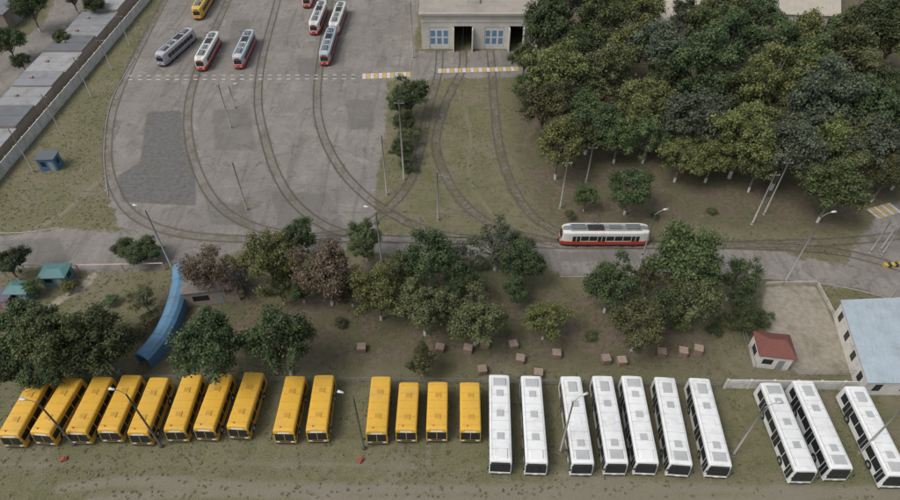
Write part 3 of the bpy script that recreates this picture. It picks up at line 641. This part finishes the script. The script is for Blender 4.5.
# ---------------- trees ----------------
bark=M('bark',(.15,.125,.10),.95,.3,2,bump=.5); lime=M('limewashed_bark',(.55,.54,.50),.9,.2,2,grime=.2)
def tree_proto(name,seed,shape,nclump,nleaf,leaf,gap=0.0,rz=1.0):
    r=np.random.default_rng(seed); R=4.0; Hc=6.3; RZ=3.2*rz
    mb=MB(); cl=[]
    lob=[(r.uniform(0,6.28),r.uniform(.18,.40)) for _ in range(4)]
    for k in range(nclump*3):
        if len(cl)>=nclump: break
        d=r.normal(size=3); d/=np.linalg.norm(d); rad=r.uniform(.35,1)**.5
        if d[2]<-.45: continue
        az=math.atan2(d[1],d[0]); q=1+sum(a*math.sin((i+2)*az+ph) for i,(ph,a) in enumerate(lob))*.55
        p=np.array([d[0]*R*.92*q,d[1]*R*.92*q,d[2]*RZ*.9*(1+.3*math.sin(az*3+lob[0][0]))])*rad
        if shape=='cone': p[:2]*=max(.15,(1-(p[2]+RZ)/(2*RZ)*.9))
        if r.random()<gap: continue
        cl.append((p+np.array([0,0,Hc]),r.uniform(.4,1.15)*(R/4),r.uniform(0,1)))
    t1=(r.uniform(-.15,.15),r.uniform(-.15,.15),2.2)
    mb.tube([(0,0,0),t1,(r.uniform(-.3,.3),r.uniform(-.3,.3),4.5),(r.uniform(-.3,.3),r.uniform(-.3,.3),Hc+RZ*.6)],[.24,.19,.14,.04],0,8)
    mb.tube([(0,0,0),(t1[0]*.45,t1[1]*.45,1.0)],[.25,.232],2,8)
    for p,cr,_ in cl[::2 if gap<.2 else 1]:
        z0=r.uniform(2.4,max(2.6,p[2]-.8)); m_=np.array([p[0]*.45,p[1]*.45,(z0+p[2])/2+.1]); mb.tube([(0,0,z0),m_,p],[.09,.06,.02],0,5)
    nb=len(mb.f)
    w=np.array([c_[1]**2 for c_ in cl]); cnt=(w/w.sum()*nleaf).astype(int)
    Vs=[];T=[]
    for (p,cr,tn),n in zip(cl,cnt):
        d=r.normal(size=(n,3)); d/=np.linalg.norm(d,axis=1)[:,None]
        rr_=cr*(r.random(n)**.5)*(1+.3*r.normal(size=n))
        c_=p+d*rr_[:,None]*np.array([1,1,.75])
        nn=d*.8+r.normal(size=(n,3))*.6+np.array([0,0,.5]); nn/=np.linalg.norm(nn,axis=1)[:,None]
        a=np.cross(nn,r.normal(size=(n,3))); a/=np.linalg.norm(a,axis=1)[:,None]+1e-9; b_=np.cross(nn,a)
        sz=leaf*r.uniform(.55,1.4,n)[:,None]
        Vs.append(np.stack([c_-a*sz,c_-b_*sz*.6,c_+a*sz,c_+b_*sz*.6],1))
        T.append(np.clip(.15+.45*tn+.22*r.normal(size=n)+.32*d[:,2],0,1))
    Vs=np.concatenate(Vs).reshape(-1,3); T=np.concatenate(T); nv=len(mb.v); nl=len(T)
    faces=mb.f+[tuple(nv+4*i+k for k in range(4)) for i in range(nl)]
    me=bpy.data.meshes.new(name); me.from_pydata(mb.v+Vs.tolist(),[],faces)
    for m_ in (bark,bark,lime): me.materials.append(m_)
    me.polygons.foreach_set('material_index',mb.m+[1]*nl)
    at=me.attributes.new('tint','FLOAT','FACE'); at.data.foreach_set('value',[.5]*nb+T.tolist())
    me.update(); return me
PR={'b':[tree_proto('tree',10+i,'round',92,16500,.148) for i in range(6)],
    's':[tree_proto('tree',30+i,'round',60,7000,.13,.2) for i in range(3)],
    't':[tree_proto('tree',40+i,'round',88,15500,.148,0,1.5) for i in range(4)],
    'c':[tree_proto('tree',50,'cone',45,8000,.14,0,1.7)]}
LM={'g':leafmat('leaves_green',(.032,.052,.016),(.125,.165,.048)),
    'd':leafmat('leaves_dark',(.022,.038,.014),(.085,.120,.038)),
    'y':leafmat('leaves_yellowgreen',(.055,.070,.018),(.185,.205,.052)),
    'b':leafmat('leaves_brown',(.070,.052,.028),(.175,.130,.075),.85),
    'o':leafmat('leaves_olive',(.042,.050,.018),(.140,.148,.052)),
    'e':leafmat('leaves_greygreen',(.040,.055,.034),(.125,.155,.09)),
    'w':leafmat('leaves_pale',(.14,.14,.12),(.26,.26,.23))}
cnt=[0]
def T(u,v,rp,k='b',m='g',name='tree',zs=1.0):
    z=8.0
    for _ in range(5):
        R=rp/pxm(u,v,z); sc=R/4.0; z=6.3*sc*zs
    x,y=G(u,v,z); cnt[0]+=1
    me=PR[k][cnt[0]%len(PR[k])]
    if m=='g': m=random.choice('ggggoedoy')
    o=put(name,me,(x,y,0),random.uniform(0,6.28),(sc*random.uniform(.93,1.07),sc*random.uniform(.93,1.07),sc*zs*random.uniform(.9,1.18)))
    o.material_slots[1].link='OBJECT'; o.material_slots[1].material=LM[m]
for a in [
 (548,30,28,'b','d'),(600,28,28,'t','g'),(556,72,30,'b','g'),(608,76,32,'t','o'),(655,50,30,'b','g'),(648,104,30,'b','y'),(700,70,34,'t','g'),(692,118,32,'b','e'),
 (545,108,27,'b','g'),(592,118,28,'b','d'),(560,148,25,'b','y'),(735,42,30,'t','d'),(722,12,28,'b','g'),(772,92,34,'t','g'),(745,138,32,'b','y'),(782,58,28,'t','d'),(806,42,32,'b','y'),
 (815,108,36,'b','g'),(790,148,34,'b','g'),(842,68,32,'t','g'),(860,112,34,'b','d'),(888,88,30,'b','g'),(872,148,31,'b','g'),(838,186,31,'b','g'),(886,178,20,'b','g'),
 (632,186,24,'b','d'),(586,197,12,'b','g'),(872,28,30,'b','d'),(640,12,24,'b','y'),(570,4,26,'b','g'),(684,22,18,'t','g'),(762,14,24,'b','d'),(684,152,24,'b','g'),(830,138,28,'b','y'),(895,40,24,'b','g'),
 (620,135,22,'b','g'),(525,60,14,'b','g'),(604,-5,28,'b','d'),(812,-8,14,'b','d'),(735,100,26,'t','g'),(625,50,26,'b','g'),(575,50,24,'t','g'),
 (765,125,22,'b','d'),(850,155,24,'b','o'),(575,140,20,'b','g'),(650,135,22,'t','g'),(665,80,24,'t','d'),(715,155,22,'b','g'),(760,165,22,'b','g'),(850,30,24,'b','g'),(810,75,24,'t','g'),(895,120,26,'b','g'),(910,160,24,'b','d'),(530,88,18,'b','g'),(590,85,24,'t','d'),(905,10,24,'b','g'),(715,40,22,'t','g'),
 (28,6,17,'b','d'),(94,4,12,'b','d'),(4,38,17,'b','d'),(62,38,9,'b','g'),(70,-5,12,'b','g'),(20,60,9,'b','g'),
 (410,92,18,'b','d'),(404,120,12,'b','d'),(402,148,12,'b','d'),(399,103,12,'b','g'),(407,134,10,'b','g'),
 (6,262,17,'b','d'),(30,286,10,'b','g'),
 (206,266,27,'s','b'),(232,285,13,'s','b'),(268,262,29,'t','y'),(298,238,18,'b','d'),(300,285,17,'b','d'),(326,274,30,'b','b'),(365,242,17,'t','g'),(378,293,27,'b','y'),(350,290,16,'s','b'),
 (429,262,26,'t','d'),(424,306,30,'b','o'),(476,320,27,'b','o'),(497,240,28,'s','e'),(522,264,22,'b','d'),(516,290,13,'b','d'),(546,318,22,'b','y'),(422,362,16,'b','g'),(465,280,19,'b','d'),(520,245,16,'s','d'),
 (400,268,18,'b','o'),(450,300,18,'b','d'),(455,252,16,'s','e'),(280,290,14,'s','o'),
 (611,287,25,'b','d'),(652,278,22,'s','g'),(686,268,35,'b','g'),(692,302,26,'b','o'),(640,325,27,'b','o'),(738,276,24,'s','d'),(745,298,14,'s','d'),(664,310,20,'b','d'),
 (212,350,34,'b','d'),(282,346,33,'b','d'),(18,330,36,'b','d'),(58,342,37,'b','g'),(100,345,32,'b','d'),(45,365,26,'b','d'),(95,325,18,'b','o'),(10,365,22,'b','d'),(142,298,15,'s','o'),(240,272,13,'c','w')]: T(*a)
for u,v,rp,m in [(138,250,18,'d'),(124,248,13,'g'),(150,252,13,'d'),(745,318,16,'d'),(732,320,13,'g'),(680,322,12,'y'),(762,318,11,'g'),(95,322,9,'d'),(68,286,8,'y'),(245,338,10,'g'),(408,165,8,'g'),(140,330,9,'o'),(150,318,9,'g'),(340,322,7,'g'),(505,330,6,'y'),(590,335,7,'g'),(110,300,8,'g'),(715,330,8,'g'),(480,262,9,'g'),(570,215,6,'g'),(712,210,5,'o'),(655,215,5,'g')]:
    T(u,v,rp,'b',m,'bush',.55)
# ---------------- grass tufts ----------------
n=52000; gx=rng.uniform(-95,95,n); gy=rng.uniform(30,172,n)
k=np.maximum.reduce([sdp(gx,gy,yard),sdp(gx,gy,road),sdp(gx,gy,apron),sdp(gx,gy,street),sdp(gx,gy,road2),sdp(gx,gy,sandlot)])
den=np.sin(gx*.31+np.sin(gy*.23)*2)*np.sin(gy*.27+np.sin(gx*.19)*2)
keep=(k<-.4)&(den+rng.uniform(-.9,.9,n)>-.1)&(rng.random(n)<np.where(sdp(gx,gy,forest)>0,.5,1))
gx=gx[keep];gy=gy[keep];n=len(gx); vs=[];T_=[]
for q in range(3):
    a=rng.uniform(0,6.28,n); s_=rng.uniform(.06,.19,n); hz=rng.uniform(.05,.16,n); ox=rng.uniform(-.14,.14,n); oy=rng.uniform(-.14,.14,n)
    dx,dy=np.cos(a)*s_,np.sin(a)*s_
    vs.append(np.stack([np.stack([gx+ox-dx,gy+oy-dy,0*gx+.01],1),np.stack([gx+ox+dy*.6,gy+oy-dx*.6,hz*.6],1),np.stack([gx+ox+dx,gy+oy+dy,hz],1),np.stack([gx+ox-dy*.6,gy+oy+dx*.6,hz*.6],1)],1)); T_.append(rng.random(n))
vs=np.concatenate(vs).reshape(-1,3); T_=np.concatenate(T_)
me=bpy.data.meshes.new('grass_tufts'); me.from_pydata(vs.tolist(),[],np.arange(len(vs)).reshape(-1,4).tolist())
at=me.attributes.new('tint','FLOAT','FACE'); at.data.foreach_set('value',T_.astype(np.float32)); me.materials.append(leafmat('grass_blades',(.075,.085,.034),(.19,.18,.095))); put('grass_tufts',me)
# ---------------- light, sky, camera ----------------
w=bpy.data.worlds.new('World'); scene.world=w; w.use_nodes=True; nt=w.node_tree
el=math.radians(55); sd_=Vector((-.62,-.35,0)).normalized()
sky=nt.nodes.new('ShaderNodeTexSky'); sky.sky_type='NISHITA'; sky.sun_disc=False; sky.sun_elevation=el; sky.sun_rotation=math.atan2(sd_.x,sd_.y); sky.dust_density=4.0; sky.altitude=100
hs=nt.nodes.new('ShaderNodeHueSaturation'); hs.inputs['Saturation'].default_value=.45
nt.links.new(sky.outputs[0],hs.inputs['Color']); bg=nt.nodes['Background']; nt.links.new(hs.outputs[0],bg.inputs[0]); bg.inputs[1].default_value=.15
sl=bpy.data.lights.new('sun','SUN'); sl.energy=1.4; sl.angle=math.radians(26); sl.color=(1,.95,.89)
so=bpy.data.objects.new('sun',sl); scene.collection.objects.link(so)
dvec=-Vector((sd_.x*math.cos(el),sd_.y*math.cos(el),math.sin(el))); so.rotation_euler=dvec.to_track_quat('-Z','Y').to_euler()
cam=bpy.data.cameras.new('camera'); cam.sensor_width=36; cam.lens=F/900*36; cam.clip_end=8000; cam.clip_start=.5
co_=bpy.data.objects.new('camera',cam); scene.collection.objects.link(co_); co_.location=(0,0,H); co_.rotation_euler=(math.radians(90)-P,0,0)
scene.camera=co_
scene.view_settings.view_transform='Standard'; scene.view_settings.look='None'; scene.view_settings.exposure=0
